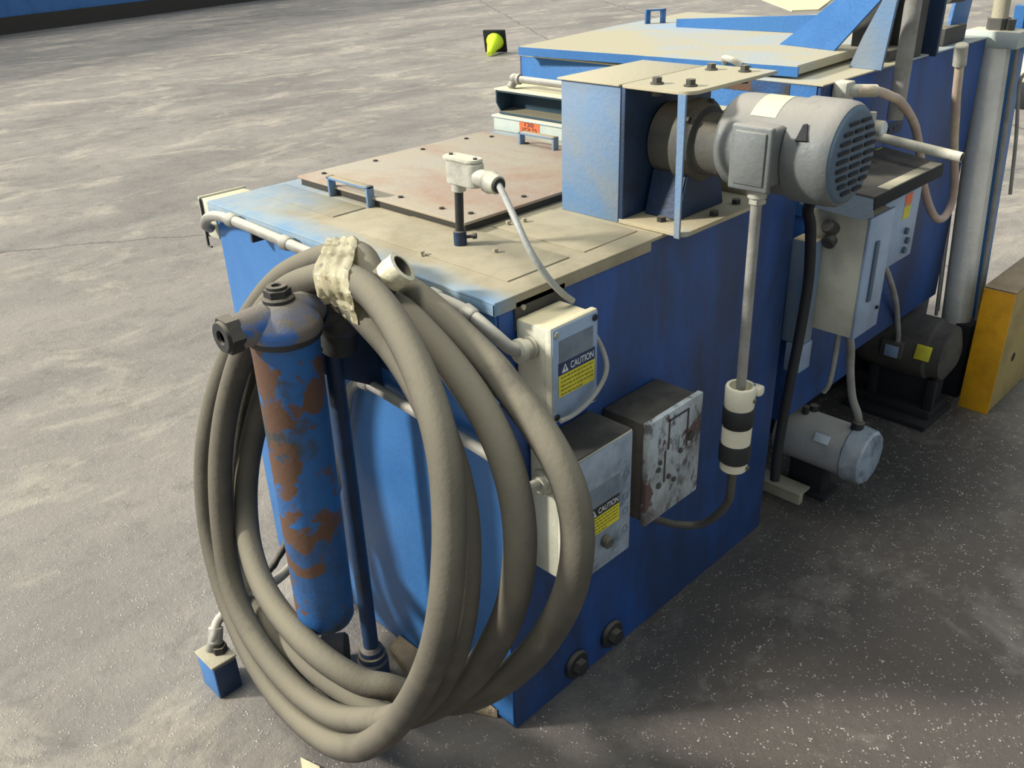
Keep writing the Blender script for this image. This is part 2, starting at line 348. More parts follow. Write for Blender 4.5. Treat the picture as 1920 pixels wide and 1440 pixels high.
tag(obj('power_cable', MB().tube([(.1425, .134, 1.168), (.125, .105, 1.16), (.10, .055, 1.135), (.085, .005, 1.09), (.098, -.022, 1.045), (.12, -.036, 1.012), (.143, -.042, .99)], .0062, 12), 'cable'),
    'thin grey cable from the cast elbow down to the upper CAUTION box', 'cable')

# ---------------- control boxes on the side ----------------
def caution(parent, x0, x1, z0, z1, y, split, dark='lab_navy', tri=True):
    zc = z1-(z1-z0)*split
    w = x1-x0; h = z1-zc
    a = obj('caution_band', MB().box((x0, y-.0008, zc), (x1, y, z1), 0), dark, parent, 'dark band reading CAUTION')
    text('caution_lettering', 'CAUTION', h*.56, (x0+w*.64, y-.001, zc+h*.48), '-y', 'lab_white', a, w*.64)
    tx = x0+w*.17; s = h*.36
    obj('warning_triangle', MB().prism([(tx-s, y-.0008, zc+h*.16), (tx+s, y-.0008, zc+h*.16), (tx, y-.0008, zc+h*.84)], (0, -.0006, 0)), 'lab_white', a)
    obj('triangle_mark', MB().box((tx-s*.12, y-.002, zc+h*.33), (tx+s*.12, y-.0014, zc+h*.62), 0), dark, a)
    b = obj('caution_text_panel', MB().box((x0, y-.0008, z0), (x1, y, zc), 0), 'lab_yellow', parent, 'yellow panel under the CAUTION band')
    ln = MB(); n = 5
    for i in range(n):
        zz = zc-(zc-z0)*(i+.7)/(n+.2); xx = x0+w*.06
        while xx < x0+w*(.93 if i < n-1 else .6):
            ww = random.uniform(.04, .11)*w; ln.box((xx, y-.0012, zz-h*.055), (min(xx+ww, x0+w*.95), y-.0008, zz+h*.055), 0); xx += ww+w*.025
    obj('fine_print', ln, 'ink', b)
B1 = thing('junction_box', 'pale upper CAUTION junction box at the near top corner of the tank', 'junction box', (.09, -.045, .835))
b = MB().box((.034, -.078, .825), (.148, -.006, .982), .005)
obj('box_body', b, 'box', B1)
cv = obj('cover', MB().box((.030, -.093, .802), (.152, -.078, .988), .004), 'box', B1)
obj('cover_face', MB().box((.033, -.0945, .806), (.1495, -.093, .984), .0006), 'boxface', cv, 'bluish cover face')
for x in (.041, .141):
    for z in (.815, .974): obj('screw', MB().cyl((x, -.0945, z), (x, -.098, z), .0065, seg=16, bev=.0015), 'casting' if z > .9 and x < .1 else 'dark', cv)
obj('worn_label', MB().box((.048, -.0953, .918), (.137, -.0945, .960), 0), 'lab_grey', cv)
caution(cv, .046, .142, .852, .918, -.0946, .36)
obj('conduit_hub', MB().lathe((.034, -.042, .938), (-1, .1, .05), [(0, .02), (.006, .021), (.008, .017), (.018, .017), (.02, .022), (.03, .022), (.034, .016)]), 'casting', B1)
tag(obj('loop_cable', MB().tube([(.152, -.06, .955), (.156, -.09, .925), (.158, -.108, .89), (.152, -.113, .865), (.134, -.112, .842), (.105, -.11, .823), (.07, -.107, .813), (.04, -.104, .812)], .0045, 10), 'cable'),
    'thin grey cable looping around the face of the upper CAUTION box', 'cable')

B2 = thing('control_box', 'pale lower CAUTION control box partly behind the hose coil, grimy top', 'control box', (.15, -.055, .43))
obj('box_body', MB().box((.062, -.074, .428), (.236, -.004, .704), .005), 'box', B2)
dr = obj('cover', MB().box((.058, -.112, .424), (.24, -.076, .712), .004), 'box', B2)
obj('cover_face', MB().box((.061, -.1135, .428), (.237, -.112, .709), .0006), 'boxworn', dr, 'scuffed grey-blue cover face')
obj('dirt_layer', MB().box((.060, -.110, .705), (.238, -.004, .7145), .003), 'grimebox', B2, 'dark grime caked on the top')
obj('worn_label', MB().box((.105, -.1143, .583), (.20, -.1135, .63), 0), 'lab_grey', dr)
caution(dr, .105, .20, .520, .585, -.1136, .36, 'inkblack')
obj('push_button', MB().cyl((.156, -.113, .492), (.156, -.130, .492), .013, bev=.003), 'gear', dr)
for z in (.565, .53, .485, .62): obj('knockout_ring', MB().lathe((.221, -.1134, z), (0, -1, 0), [(0, .0085), (.0012, .0085), (.0012, .007), (0, .007)], cap=False), 'lab_grey', dr)
cl = MB().box((.060, -.016, .695), (.10, -.006, .725), .004)
cl.lathe((.062, -.04, .645), (-1, 0, 0), [(0, .024), (.004, .024), (.006, .017), (.016, .017), (.018, .012)])
obj('conduit_hub', cl, 'casting', B2)
obj('lock_ring', MB().lathe((.0605, -.04, .645), (-1, 0, 0), [(0, .027), (.003, .027), (.003, .02)], cap=False), 'bracket', B2)

B3 = thing('switch_box', 'chipped white and rusty switch box with a grime-black top, right of the lower CAUTION box', 'switch box', (.37, -.06, .46))
obj('box_body', MB().box((.282, -.108, .465), (.462, -.002, .700), .004), 'grimebox', B3)
c3 = obj('cover', MB().box((.278, -.122, .460), (.466, -.108, .706), .003), 'chipped', B3)
rg = MB()
for a, b in (((.345, .62), (.349, .69)), ((.345, .686), (.41, .69)), ((.41, .60), (.414, .69)), ((.335, .545), (.339, .62))): rg.box((a[0], -.1245, a[1]), (b[0], -.122, b[1]), .0008)
obj('raised_outline', rg, 'grimebox', c3)
for x, z, r in ((.425, .618, .011), (.315, .585, .006), (.39, .598, .006), (.318, .545, .007), (.352, .552, .006), (.372, .535, .006), (.32, .60, .005)):
    obj('rivet', MB().cyl((x, -.122, z), (x, -.127, z), r, seg=16, bev=.0015), 'grimebox', c3)

# conduits along the front edge of tank
def conduit(name, pts, r, label, cpl=(), m='conduit', clamp=()):
    o = obj(name, MB().tube(pts, r, 16), m); tag(o, label, 'conduit')
    for p, d in cpl:
        d = Vector(d).normalized(); p = Vector(p)
        obj('coupling', MB().lathe(p-d*.012, d, [(0, r+.0005), (0, r+.0045), (.02, r+.0035), (.024, r+.0005)], cap=False), m, o)
    for p in clamp:
        p = Vector(p); obj('clamp', MB().box(p-V(.004, .004, .022), p+V(.03, .004, .002), .001), 'black', o)
    return o
conduit('conduit', [(-.01, .985, .955), (-.03, .97, .972), (-.034, .935, .997), (-.034, .88, 1.010), (-.034, .79, 1.012), (-.034, .65, 1.008), (-.034, .50, 1.003), (-.034, .30, 1.003), (-.034, .16, 1.008), (-.034, .08, 1.007), (-.034, .03, 1.0), (-.026, -.015, .975), (-.012, -.035, .953), (.005, -.042, .942)], .0118,
        'dusty grey conduit clipped along the top front edge of the tank', (((-.034, .82, 1.012), (0, -1, 0)), ((-.034, .60, 1.006), (0, -1, 0)), ((-.034, .125, 1.008), (0, -1, 0)), ((-.034, .035, 1.0), (0, -1, -.2))), clamp=((-.034, .74, 1.0), (-.034, .53, .99)))
cd2 = conduit('conduit', [(-.385, .63, .09), (-.375, .61, .135), (-.35, .625, .165), (-.29, .635, .17), (-.24, .58, .22), (-.18, .565, .25), (-.11, .535, .33), (-.05, .525, .42), (-.03, .50, .55), (-.03, .462, .66), (-.03, .44, .71), (-.03, .405, .742), (-.03, .37, .750), (-.03, .30, .747), (-.03, .18, .738), (-.03, .03, .73), (-.03, -.02, .72), (-.015, -.036, .68), (.01, -.04, .655), (.042, -.04, .648)], .0112,
        'pale conduit bending across the lower front of the tank to the lower CAUTION box', (((-.03, .375, .750), (0, -1, 0)),))
obj('coupling', MB().cyl((-.36, .622, .155), (-.375, .61, .12), .017, bev=.003), 'conduit', cd2)
tag(obj('black_cable', MB().tube([(-.03, .80, .33), (-.08, .735, .215), (-.13, .72, .165), (-.17, .73, .12), (-.22, .72, .05), (-.25, .66, .012)], .009, 12, wob=.15), 'black'), 'short twisted black cable behind the left side of the hose coil', 'cable')
LB = thing('terminal_enclosure', 'small pale box fixed to the far left end of the tank', 'junction box', (.03, 1.0, .92))
obj('box_body', MB().box((.0, .972, .925), (.12, 1.03, 1.018), .004), 'box', LB)
obj('lid', MB().box((-.004, 1.03, .92), (.124, 1.037, 1.022), .002), 'box', LB)
obj('gasket', MB().box((-.006, 1.024, .90), (-.001, 1.03, 1.018), .001).box((-.006, 1.01, .898), (-.001, 1.028, .902), .001), 'black', LB)

# ---------------- hose coil ----------------
HP = [(-0.100,0.119,1.088),(-0.100,0.175,1.081),(-0.100,0.238,1.074),(-0.101,0.310,1.061),(-0.108,0.396,1.030),(-0.123,0.493,0.976),(-0.147,0.573,0.896),(-0.178,0.641,0.795),(-0.213,0.684,0.689),(-0.245,0.711,0.574),(-0.267,0.724,0.458),(-0.283,0.719,0.345),(-0.300,0.679,0.255),(-0.318,0.608,0.174),(-0.334,0.513,0.117),(-0.344,0.405,0.083),(-0.350,0.285,0.086),(-0.358,0.161,0.132),(-0.363,0.054,0.211),(-0.358,-0.027,0.303),(-0.353,-0.090,0.396),(-0.349,-0.145,0.497),(-0.342,-0.186,0.599),(-0.329,-0.202,0.688),(-0.310,-0.198,0.765),(-0.290,-0.183,0.831),(-0.274,-0.164,0.888),(-0.258,-0.135,0.935),(-0.238,-0.090,0.975),(-0.215,-0.030,1.010),(-0.192,0.039,1.038),(-0.173,0.112,1.058),(-0.162,0.181,1.064),(-0.163,0.241,1.058),(-0.168,0.307,1.035),(-0.165,0.384,1.000),(-0.166,0.466,0.946),(-0.178,0.541,0.867),(-0.198,0.600,0.768),(-0.223,0.634,0.668),(-0.248,0.647,0.572),(-0.269,0.645,0.483),(-0.288,0.636,0.377),(-0.307,0.607,0.278),(-0.322,0.547,0.207),(-0.332,0.453,0.166),(-0.334,0.345,0.145),(-0.332,0.248,0.150),(-0.331,0.160,0.184),(-0.322,0.081,0.230),(-0.310,0.009,0.280),(-0.303,-0.063,0.357),(-0.297,-0.123,0.449),(-0.289,-0.162,0.544),(-0.276,-0.177,0.630),(-0.259,-0.172,0.706),(-0.241,-0.155,0.771),(-0.224,-0.125,0.826),(-0.205,-0.081,0.869),(-0.185,-0.026,0.903),(-0.167,0.036,0.933),(-0.155,0.098,0.961),(-0.153,0.156,0.989),(-0.143,0.224,1.006),(-0.126,0.307,1.002),(-0.112,0.401,0.970),(-0.100,0.503,0.914),(-0.106,0.604,0.834),(-0.122,0.674,0.715),(-0.146,0.723,0.587),(-0.173,0.748,0.462),(-0.198,0.753,0.348),(-0.226,0.722,0.259),(-0.250,0.660,0.200),(-0.267,0.571,0.168),(-0.278,0.455,0.156),(-0.282,0.321,0.159),(-0.278,0.192,0.175),(-0.276,0.078,0.203),(-0.260,-0.011,0.272),(-0.248,-0.092,0.363),(-0.239,-0.161,0.467),(-0.231,-0.207,0.561),(-0.221,-0.233,0.638),(-0.210,-0.241,0.708),(-0.198,-0.235,0.774),(-0.186,-0.212,0.838),(-0.175,-0.175,0.892),(-0.163,-0.121,0.935),(-0.148,-0.049,0.968),(-0.130,0.035,0.992),(-0.108,0.127,1.005),(-0.090,0.222,0.999),(-0.075,0.322,0.975),(-0.058,0.407,0.953),(-0.049,0.488,0.909),(-0.055,0.554,0.845),(-0.096,0.578,0.779),(-0.128,0.624,0.683),(-0.163,0.645,0.587),(-0.196,0.647,0.500),(-0.224,0.632,0.418),(-0.256,0.582,0.357),(-0.285,0.504,0.324),(-0.308,0.406,0.314),(-0.323,0.299,0.314),(-0.323,0.220,0.307),(-0.311,0.165,0.294),(-0.290,0.122,0.277),(-0.257,0.086,0.264),(-0.215,0.055,0.228),(-0.204,-0.020,0.261),(-0.196,-0.098,0.327),(-0.190,-0.174,0.417),(-0.185,-0.239,0.513),(-0.176,-0.283,0.602),(-0.166,-0.307,0.677),(-0.156,-0.313,0.742),(-0.146,-0.304,0.797),(-0.140,-0.285,0.844),(-0.133,-0.251,0.883),(-0.123,-0.202,0.915),(-0.110,-0.136,0.945),(-0.094,-0.057,0.973),(-0.076,0.033,0.996),(-0.053,0.134,1.009),(-0.037,0.236,1.012),(-0.034,0.349,1.006)]
HP = HP[:-4] + [(-.064, .134, 1.016), (-.068, .236, 1.028), (-.072, .352, 1.02), (-.075, .43, 1.0)]
hose = thing('rubber_hose', 'thick dusty black rubber hose coiled in four loops, hanging on the tank front', 'hose', (-.2, .2, 0))
d = V(.476, -.623, .633).normalized(); e1 = V(-.100, .119, 1.088); e0 = e1-d*.055
obj('hose_tube', MB().tube([e0+d*.01, e0-d*.012]+HP[2:], .0262, 24, 8), 'hose', hose)
op = MB().lathe(e0, d, [(0, .0262), (.04, .0262), (.052, .0262), (.052, .019), (.02, .018)], cap=False)
obj('open_end', op, 'hose', hose)
obj('bore', MB().cyl(e0+d*.018, e0+d*.03, .0185), 'dark', hose)
tw = MB().lathe(e0+d*.03, d, [(-.012, .027), (0, .0285), (.012, .0275), (.022, .0285), (.0235, .021), (.02, .020)], cap=False)
obj('end_tape', tw, 'tape', hose, 'cream tape around the open end')
# wrinkled tape round the bundle at the top
def hull(P):
    P = sorted(set(P)); 
    def half(Q):
        o = []
        for p in Q:
            while len(o) > 1 and (o[-1][0]-o[-2][0])*(p[1]-o[-2][1])-(o[-1][1]-o[-2][1])*(p[0]-o[-2][0]) <= 0: o.pop()
            o.append(p)
        return o
    return half(P)[:-1]+half(P[::-1])[:-1]
def tape_band():
    mb = MB(); t = bmesh.new(); seg = 96; R = []; path = crom([Vector(p) for p in [e0+d*.01]+HP[2:]], 8)
    rng = random.Random(3); ph = [rng.uniform(0, 6.28) for _ in range(6)]
    for j in range(19):
        y = .352-.104*j/18; cs = []
        for p, q in zip(path, path[1:]):
            fp = p.y-1.1*(p.x+.1)-y; fq = q.y-1.1*(q.x+.1)-y
            if fp*fq < 0 and p.z > .95: cs.append(p.lerp(q, fp/(fp-fq)))
        k = .0262+.0045+.002*math.sin(j*1.3)
        H_ = hull([(round(q.x+k*1.06*math.cos(a*math.pi/12), 5), round(q.z+k*math.sin(a*math.pi/12), 5)) for q in cs for a in range(24)])
        cx = sum(q.x for q in cs)/len(cs); cz = sum(q.z for q in cs)/len(cs); row = []
        for i in range(seg):
            a = 2*math.pi*i/seg; dx, dz = math.cos(a), math.sin(a); best = .05
            for (x1, z1), (x2, z2) in zip(H_, H_[1:]+H_[:1]):
                ex, ez = x2-x1, z2-z1; den = dx*ez-dz*ex
                if abs(den) > 1e-9:
                    s_ = ((x1-cx)*ez-(z1-cz)*ex)/den; u = ((x1-cx)*dz-(z1-cz)*dx)/den
                    if s_ > 0 and -1e-6 <= u <= 1.000001: best = s_
            best += .0016*math.sin(a*17+ph[0]+j*.10)+.0012*math.sin(a*31+ph[1]-j*.07)+.001*math.sin(a*47+ph[2]+j*.3)
            row.append(t.verts.new((cx+dx*best, y+1.1*(cx+dx*best+.1)+.003*math.sin(a*4+ph[3])+.002*math.sin(a*9+ph[4]), cz+dz*best)))
        R.append(row)
    for j in range(18):
        for i in range(seg): t.faces.new((R[j][i], R[j][(i+1) % seg], R[j+1][(i+1) % seg], R[j+1][i]))
    bmesh.ops.solidify(t, geom=t.faces[:], thickness=.002); mb._merge(t); return mb
obj('bundle_tape', tape_band(), 'tape', hose, 'wrinkled cream tape binding the loops together', 60)

# ---------------- filter ----------------
fx, fy = -.24, .30
FL = thing('filter_housing', 'rusty blue filter canister hanging upright inside the hose coil', 'filter', (fx, fy, .29))
obj('canister', MB().lathe((fx-.012, fy-.004, .30), (.012, .004, .66), [(0, .03), (.003, .043), (.010, .053), (.02, .0575), (.05, .059), (.62, .0605), (.645, .062), (.66, .063)], 48), 'rusty', FL)
hd = obj('filter_head', MB().lathe((fx, fy, .962), (0, 0, 1), [(0, .066), (.006, .0705), (.016, .071), (.026, .066), (.044, .050), (.055, .036), (.060, .026)], 48).cyl((fx-.092, fy, .99), (fx-.03, fy, .99), .030, .034, bev=.002).cyl((fx+.02, fy, .99), (fx+.085, fy, .99), .034, .029), 'headblue', FL)
obj('top_nut', MB().cyl((fx, fy, 1.018), (fx, fy, 1.03), .028, seg=24, bev=.003).hexa((fx, fy, 1.03), (fx, fy, 1.043), .024).lathe((fx, fy, 1.043), (0, 0, 1), [(0, .018), (.006, .018), (.006, .009), (.001, .008)]), 'black', hd)
obj('port_plug', MB().hexa((fx-.088, fy, .99), (fx-.112, fy, .99), .034).lathe((fx-.112, fy, .99), (-1, 0, 0), [(0, .028), (.006, .026), (.006, .013), (-.004, .011)]), 'black', hd)
obj('head_ring', MB().cyl((fx, fy, .950), (fx, fy, .964), .0665, bev=.003), 'black', FL)
el = MB().sphere((-.118, .305, .952), .047, (1, 1, 1.0)).cyl((-.165, fy, .985), (-.125, fy+.002, .972), .034, .042, bev=.003)
el.cyl((-.118, .31, .95), (-.114, .33, .875), .038, .036, bev=.004).hexa((-.166, fy, .986), (-.148, fy, .982), .040)
obj('pipe_elbow', el, 'black', FL)

# bracket + standpipe
ST = thing('pump_stand', 'navy bracket and slim standpipe on a floor fitting in front of the tank', 'pipe stand', (-.115, .35, 0))
bk = MB().prism([(-.155, .352, .888), (-.004, .352, .888), (-.004, .352, .735), (-.155, .352, .83)], (0, .012, 0), .001)
bk.box((-.155, .33, .882), (-.004, .405, .89), .001)
obj('bracket', bk, 'navy', ST)
obj('bracket_lit_edge', MB().box((-.158, .345, .76), (-.150, .405, .889), .001), 'box', ST, 'lit edge of the bracket as a pale strip')  # light on the bracket's left side put in as pale colour
obj('standpipe', MB().cyl((-.125, .345, .07), (-.115, .352, .885), .0175), 'navy', ST)
obj('collar', MB().lathe((-.125, .345, .0), (0, 0, 1), [(0, .036), (.07, .036), (.075, .032), (.09, .032), (.092, .027), (.104, .026), (.112, .019)]), 'navy', ST)
obj('wall_plate', MB().box((-.012, .25, .79), (-.004, .372, .91), .002), 'navy', ST)
tag(obj('small_drum', MB().cyl((-.19, .465, .048), (-.14, .425, .048), .048, bev=.006), 'dark'), 'round dark drum on the floor below the filter', 'drum')
tag(obj('base_plate', MB().prism([(-.085, .20, 0), (-.006, .05, 0), (-.006, .40, 0), (-.05, .385, 0)], (0, 0, .03), .003), 'baseplate'), 'dust-caked tan plate on the floor against the tank front', 'plate')
blk = MB().box((-.05, .13, .03), (-.006, .20, .10), .006).cyl((-.05, .15, .05), (-.062, .15, .05), .012)
tag(obj('mounting_block', blk, 'grimebox'), 'small grey grimy block on the tan plate, seen between hose loops', 'block')
V1 = thing('foot_valve_box', 'small blue box on the floor left of the hose coil', 'box', (-.37, .59, 0))
obj('box_body', MB().box((-.41, .568, .0), (-.352, .645, .092), .002), 'blueclean', V1)
obj('lid', MB().box((-.413, .566, .092), (-.35, .648, .098), .001), 'bracket', V1)
obj('side_plate', MB().box((-.409, .564, .003), (-.353, .568, .09), .0005), 'navy', V1)
obj('fitting', MB().hexa((-.37, .605, .098), (-.37, .605, .116), .018).cyl((-.37, .605, .116), (-.37, .605, .126), .012), 'black', V1)
tag(obj('paper_scrap', MB().prism([(-.375, .285, 0), (-.395, .245, 0), (-.375, .205, 0), (-.36, .235, 0)], (0, 0, .006)), 'scrapm'), 'pale scrap on the floor below the bottom of the hose coil', 'scrap')

# ---------------- gear motor ----------------
G = thing('gear_motor', 'grey electric gear motor with blue guard box, mounted on top of the tank', 'motor', (.6, .0, H+.003))
g0, g1 = .460, .735; zb, zt = H+.003, 1.299
obj('guard_box', MB().box((g0, .112, zb), (g1, .268, zt), .002), 'bluelight', G, 'light blue dusty guard box')
obj('guard_top', MB().box((g0-.006, .112, zt), (g1+.006, .274, zt+.004), .001), 'fartop', G, 'dust covered guard top')
obj('guard_foot', MB().box((g0+.005, .06, zb), (g1, .12, zb+.008), .001).box((g0+.008, .105, zb), (g0+.02, .262, zb+.003), 0), 'hatchedge', G)
obj('back_plate', MB().box((g0, .100, zb), (.76, .109, zt), .001), 'navy', G)
def plate(x0, x1, y0, y1, z, th, r=.03):
    P = [(x0, y1, z), (x1, y1, z), (x1, y0, z)]
    for k in range(7): a = math.radians(270-k*15); P.append((x0+r+r*math.cos(a), y0+r+r*math.sin(a), z))
    return MB().prism(P, (0, 0, th), .001)
up = obj('top_flange', plate(g0, .765, -.052, .109, zt-.003, .007), 'fartop', G, 'dusty top flange')
lo = obj('bottom_flange', plate(g0-.002, .765, -.055, .109, zb+.001, .009, .02), 'bluetop', G, 'dusty bottom flange')
for x, y in ((.50, .055), (.515, -.012), (.70, .065), (.715, -.005)):
    obj('bolt', MB().cyl((x, y, zt+.004), (x, y, zt+.007), .013, seg=20).hexa((x, y, zt+.006), (x, y, zt+.017), .010), 'gear', up)
    obj('nut', MB().hexa((x, y, zt-.018), (x, y, zt-.003), .010), 'gear', up)
for x, y in ((.60, -.03), (.70, -.02), (.50, .03)): obj('bolt', MB().hexa((x, y, zb+.009), (x, y, zb+.02), .010), 'black', lo)
obj('front_strut', MB().prism([(.452, -.035, zb+.0), (.452, -.048, zb), (.452, -.046, zt), (.452, -.028, zt)], (.005, 0, 0), .0005), 'bluelight', G, 'narrow light blue strut')
ax, az = .605, 1.178
gr = MB().lathe((ax, .100, az), (0, -1, 0), [(0, .060), (.004, .074), (.055, .076), (.062, .074), (.064, .086), (.084, .087), (.088, .080), (.100, .074), (.104, .062), (.135, .060), (.160, .062), (.165, .070)])
obj('gearbox', gr, 'gear', G)
for k in range(6):
    a = math.pi*k/3+.3; obj('flange_bolt', MB().hexa((ax+.080*math.cos(a), .018, az+.080*math.sin(a)), (ax+.080*math.cos(a), .006, az+.080*math.sin(a)), .007), 'black', G)
obj('gear_foot', MB().prism([(.52, .09, zb+.009), (.69, .09, zb+.009), (.665, .09, 1.125), (.545, .09, 1.125)], (0, -.085, 0), .003), 'navy', G)
obj('dusty_block', MB().box((.775, .0, zb), (.93, .13, zb+.05), .004), 'bluetop', T, 'raised dusty block behind the gearbox')
az2 = 1.196
mb = MB().lathe((ax, -.062, az2), (0, -1, 0), [(0, .052), (.003, .080), (.012, .088), (.03, .090), (.150, .091), (.153, .096), (.215, .096), (.232, .094), (.240, .089)], 48)
mt_ = obj('motor_shell', mb, 'motor', G)
cvr = MB().lathe((ax, -.300, az2), (0, -1, 0), [(0, .089), (.006, .085), (.010, .078), (.012, .0)], 48)
fc = obj('fan_cover', cvr, 'motordark', G, 'dark end grille')
sl = MB()
for r_ in range(9):
    zz = -.062+r_*.0155; wv = math.sqrt(max(.0002, .076**2-zz*zz)); n_ = 3 if wv > .05 else 2
    for k in range(n_):
        xa = -wv+2*wv*k/n_+.005; xb = -wv+2*wv*(k+1)/n_-.005
        sl.box((ax+xa, -.3145, az2+zz-.0035), (ax+xb, -.3118, az2+zz+.0035), .001)
obj('vent_slot', sl, 'dark', fc)
obj('shell_notch', MB().prism([(ax-.072, -.245, az2+.056), (ax-.070, -.252, az2+.058), (ax-.086, -.262, az2+.032), (ax-.086, -.240, az2+.030)], (-.008, 0, .006)), 'dark', mt_, 'dark notch in the shell')
ns = MB(); t = bmesh.new(); R = []
for yy in (-.130, -.182):
    R.append([t.verts.new((ax+.0915*math.cos(math.radians(a)), yy, az2+.0915*math.sin(math.radians(a)))) for a in range(88, 142, 6)])
for i in range(len(R[0])-1): t.faces.new((R[0][i], R[0][i+1], R[1][i+1], R[1][i]))
ns._merge(t); obj('name_plate', ns, 'scrapm', mt_, 'blank cream name plate')
tb = MB().box((ax-.118, -.213, 1.144), (ax-.07, -.137, 1.252), .010, seg=3)
tbo = obj('terminal_box', tb, 'motor', G)
obj('terminal_cover', MB().box((ax-.132, -.217, 1.138), (ax-.118, -.133, 1.256), .005, seg=3).box((ax-.136, -.207, 1.150), (ax-.13, -.143, 1.246), .003), 'motor', tbo)
obj('conduit_hub', MB().cyl((.51, -.177, 1.145), (.51, -.177, 1.118), .018, bev=.002).hexa((.51, -.177, 1.118), (.51, -.177, 1.108), .016), 'casting', tbo)
tag(obj('conduit_drop', MB().cyl((.51, -.177, 1.108), (.513, -.18, .715), .0105), 'conduit'), 'straight grey conduit hanging down from the gear motor terminal box', 'conduit')
PC = thing('twist_lock_connector', 'white and black banded power connector hanging in front of the tank side', 'connector', (.513, -.18, .515))
px_, py_ = .513, -.18
tpf = MB().lathe((px_, py_, .672), (0, 0, 1), [(0, .030), (.004, .031), (.046, .032), (.050, .030), (.050, .024), (.030, .022)])
tpf.box((px_+.012, py_-.038, .700), (px_+.034, py_-.012, .722), .006)
obj('cord_grip', tpf, 'whiteplug', PC)
obj('upper_body', MB().lathe((px_, py_, .628), (0, 0, 1), [(0, .031), (.004, .033), (.040, .033), (.044, .031)]), 'rubber', PC)
obj('centre_band', MB().lathe((px_, py_, .586), (0, 0, 1), [(0, .031), (.042, .0315)]), 'whiteplug', PC)
obj('lower_body', MB().lathe((px_, py_, .540), (0, 0, 1), [(0, .030), (.004, .034), (.040, .034), (.046, .032)]), 'rubber', PC)
obj('lower_grip', MB().lathe((px_, py_, .518), (0, 0, 1), [(0, .026), (.003, .029), (.023, .030)]), 'whiteplug', PC)
for z in (.695, .530): obj('grip_screw', MB().cyl((px_+.004, py_-.031, z), (px_+.005, py_-.035, z), .005, seg=14), 'gear', PC)
tag(obj('connector_cable', MB().tube([(.513, -.18, .520), (.515, -.178, .47), (.528, -.168, .42), (.535, -.14, .365), (.532, -.095, .315), (.505, -.05, .308), (.48, -.02, .318), (.47, -.008, .325)], .0095, 12), 'gear'), 'dark cable curving from the banded connector back to the tank side', 'cable')

# black hose behind the tank, silver motor
tag(obj('black_hose', MB().tube([(.94, -.12, 1.06), (.955, -.06, .98), (.998, -.05, .909), (1.02, -.05, .78), (1.012, -.05, .638), (.990, -.05, .493), (.975, -.05, .371), (.965, -.052, .274), (.962, -.055, .21)], .0135, 14), 'rubber'), 'black hose running down beside the right edge of the tank', 'hose')
SM = thing('pump_motor', 'silver-grey electric motor low behind the right edge of the tank', 'motor', (1.285, -.06, 0))
sx, sz = 1.285, .178
obj('motor_shell', MB().lathe((sx, .10, sz), (0, -1, 0), [(0, .05), (.004, .074), (.02, .078), (.225, .078)], 40), 'silver', SM)
obj('end_cap', MB().cyl((sx, -.118, sz), (sx, -.180, sz), .086, .082, seg=12, bev=.006), 'silvercap', SM, 'faceted end cap')
obj('cap_face', MB().lathe((sx, -.180, sz), (0, -1, 0), [(0, .073), (.002, .068), (.004, .05), (.003, .02), (.006, .0)]), 'boxworn', SM)
obj('name_plate', MB().box((sx-.072, -.08, sz+.036), (sx-.066, -.035, sz+.062), .001, Matrix.Rotation(math.radians(28), 3, 'Y')), 'lab_white', SM)
obj('motor_foot', MB().box((sx-.045, -.08, 0), (sx+.05, .06, .015), .002).box((sx-.03, -.06, .012), (sx+.03, .05, .12), .004), 'dark', SM)
obj('lifting_lug', MB().cyl((sx-.01, .03, sz+.07), (sx-.01, .03, sz+.10), .01).cyl((sx+.02, .02, sz+.07), (sx+.02, .02, sz+.095), .012), 'black', SM)
obj('conduit_bushing', MB().cyl((sx-.0, -.125, sz+.075), (sx-.0, -.128, sz+.105), .018, bev=.003), 'black', SM)
tag(obj('conduit', MB().tube([(1.22, -.075, .60), (1.25, -.085, .52), (1.262, -.09, .44), (1.268, -.105, .36), (1.28, -.122, .31), (1.285, -.127, .285)], .011, 14), 'conduit'), 'flexible grey conduit from the big pale enclosure down to the silver motor', 'conduit')
tag(obj('conduit', MB().tube([(1.235, -.05, .60), (1.24, -.05, .5), (1.24, -.045, .40), (1.245, -.03, .36)], .008, 12), 'cable'), 'shorter thin grey conduit under the big pale enclosure', 'conduit')
tag(obj('floor_rail', MB().box((1.175, -.035, .0), (1.20, .2, .045), .004).box((1.165, -.04, .04), (1.225, .2, .048), .002), 'bracket'), 'dust-coated steel rail on the floor beside the silver motor', 'rail')

# ---------------- second machine ----------------
K = thing('rear_machine', 'large blue machine with a wide dusty lid behind the gear motor', 'machine', (2.0, .5, 0))
K0, K1, KY0, KY1, KZ = 1.105, 2.145, .02, 1.02, 1.222
obj('machine_body', MB().box((K0, KY0, .30), (1.5, KY1, KZ-.003), .003).box((1.5, KY0, .37), (K1, KY1, KZ-.003), .003), 'blueside', K)
obj('front_panel', MB().box((K0-.003, KY0+.01, .9), (K0, KY1-.01, KZ-.004), .001), 'blueclean', K)
obj('top_rim', MB().box((K0-.006, KY0-.006, KZ-.004), (K1, KY1, KZ), .001), 'fartop', K, 'dusty top rim')
obj('rust_patch', MB().box((K0-.0045, .10, 1.19), (K0-.003, .32, 1.216), 0), 'rusty', K)
for q0, q1 in (((1.5, .24, 0), (K1, .30, .37)), ((1.5, .86, 0), (K1, .97, .37)), ((1.13, .3, 0), (1.2, .8, .3))): obj('skid_shade_panel', MB().box(q0, q1, .004), 'dark', K, 'dark support and shade panel under the body')  # near panel added as a dark sheet for the underside shade
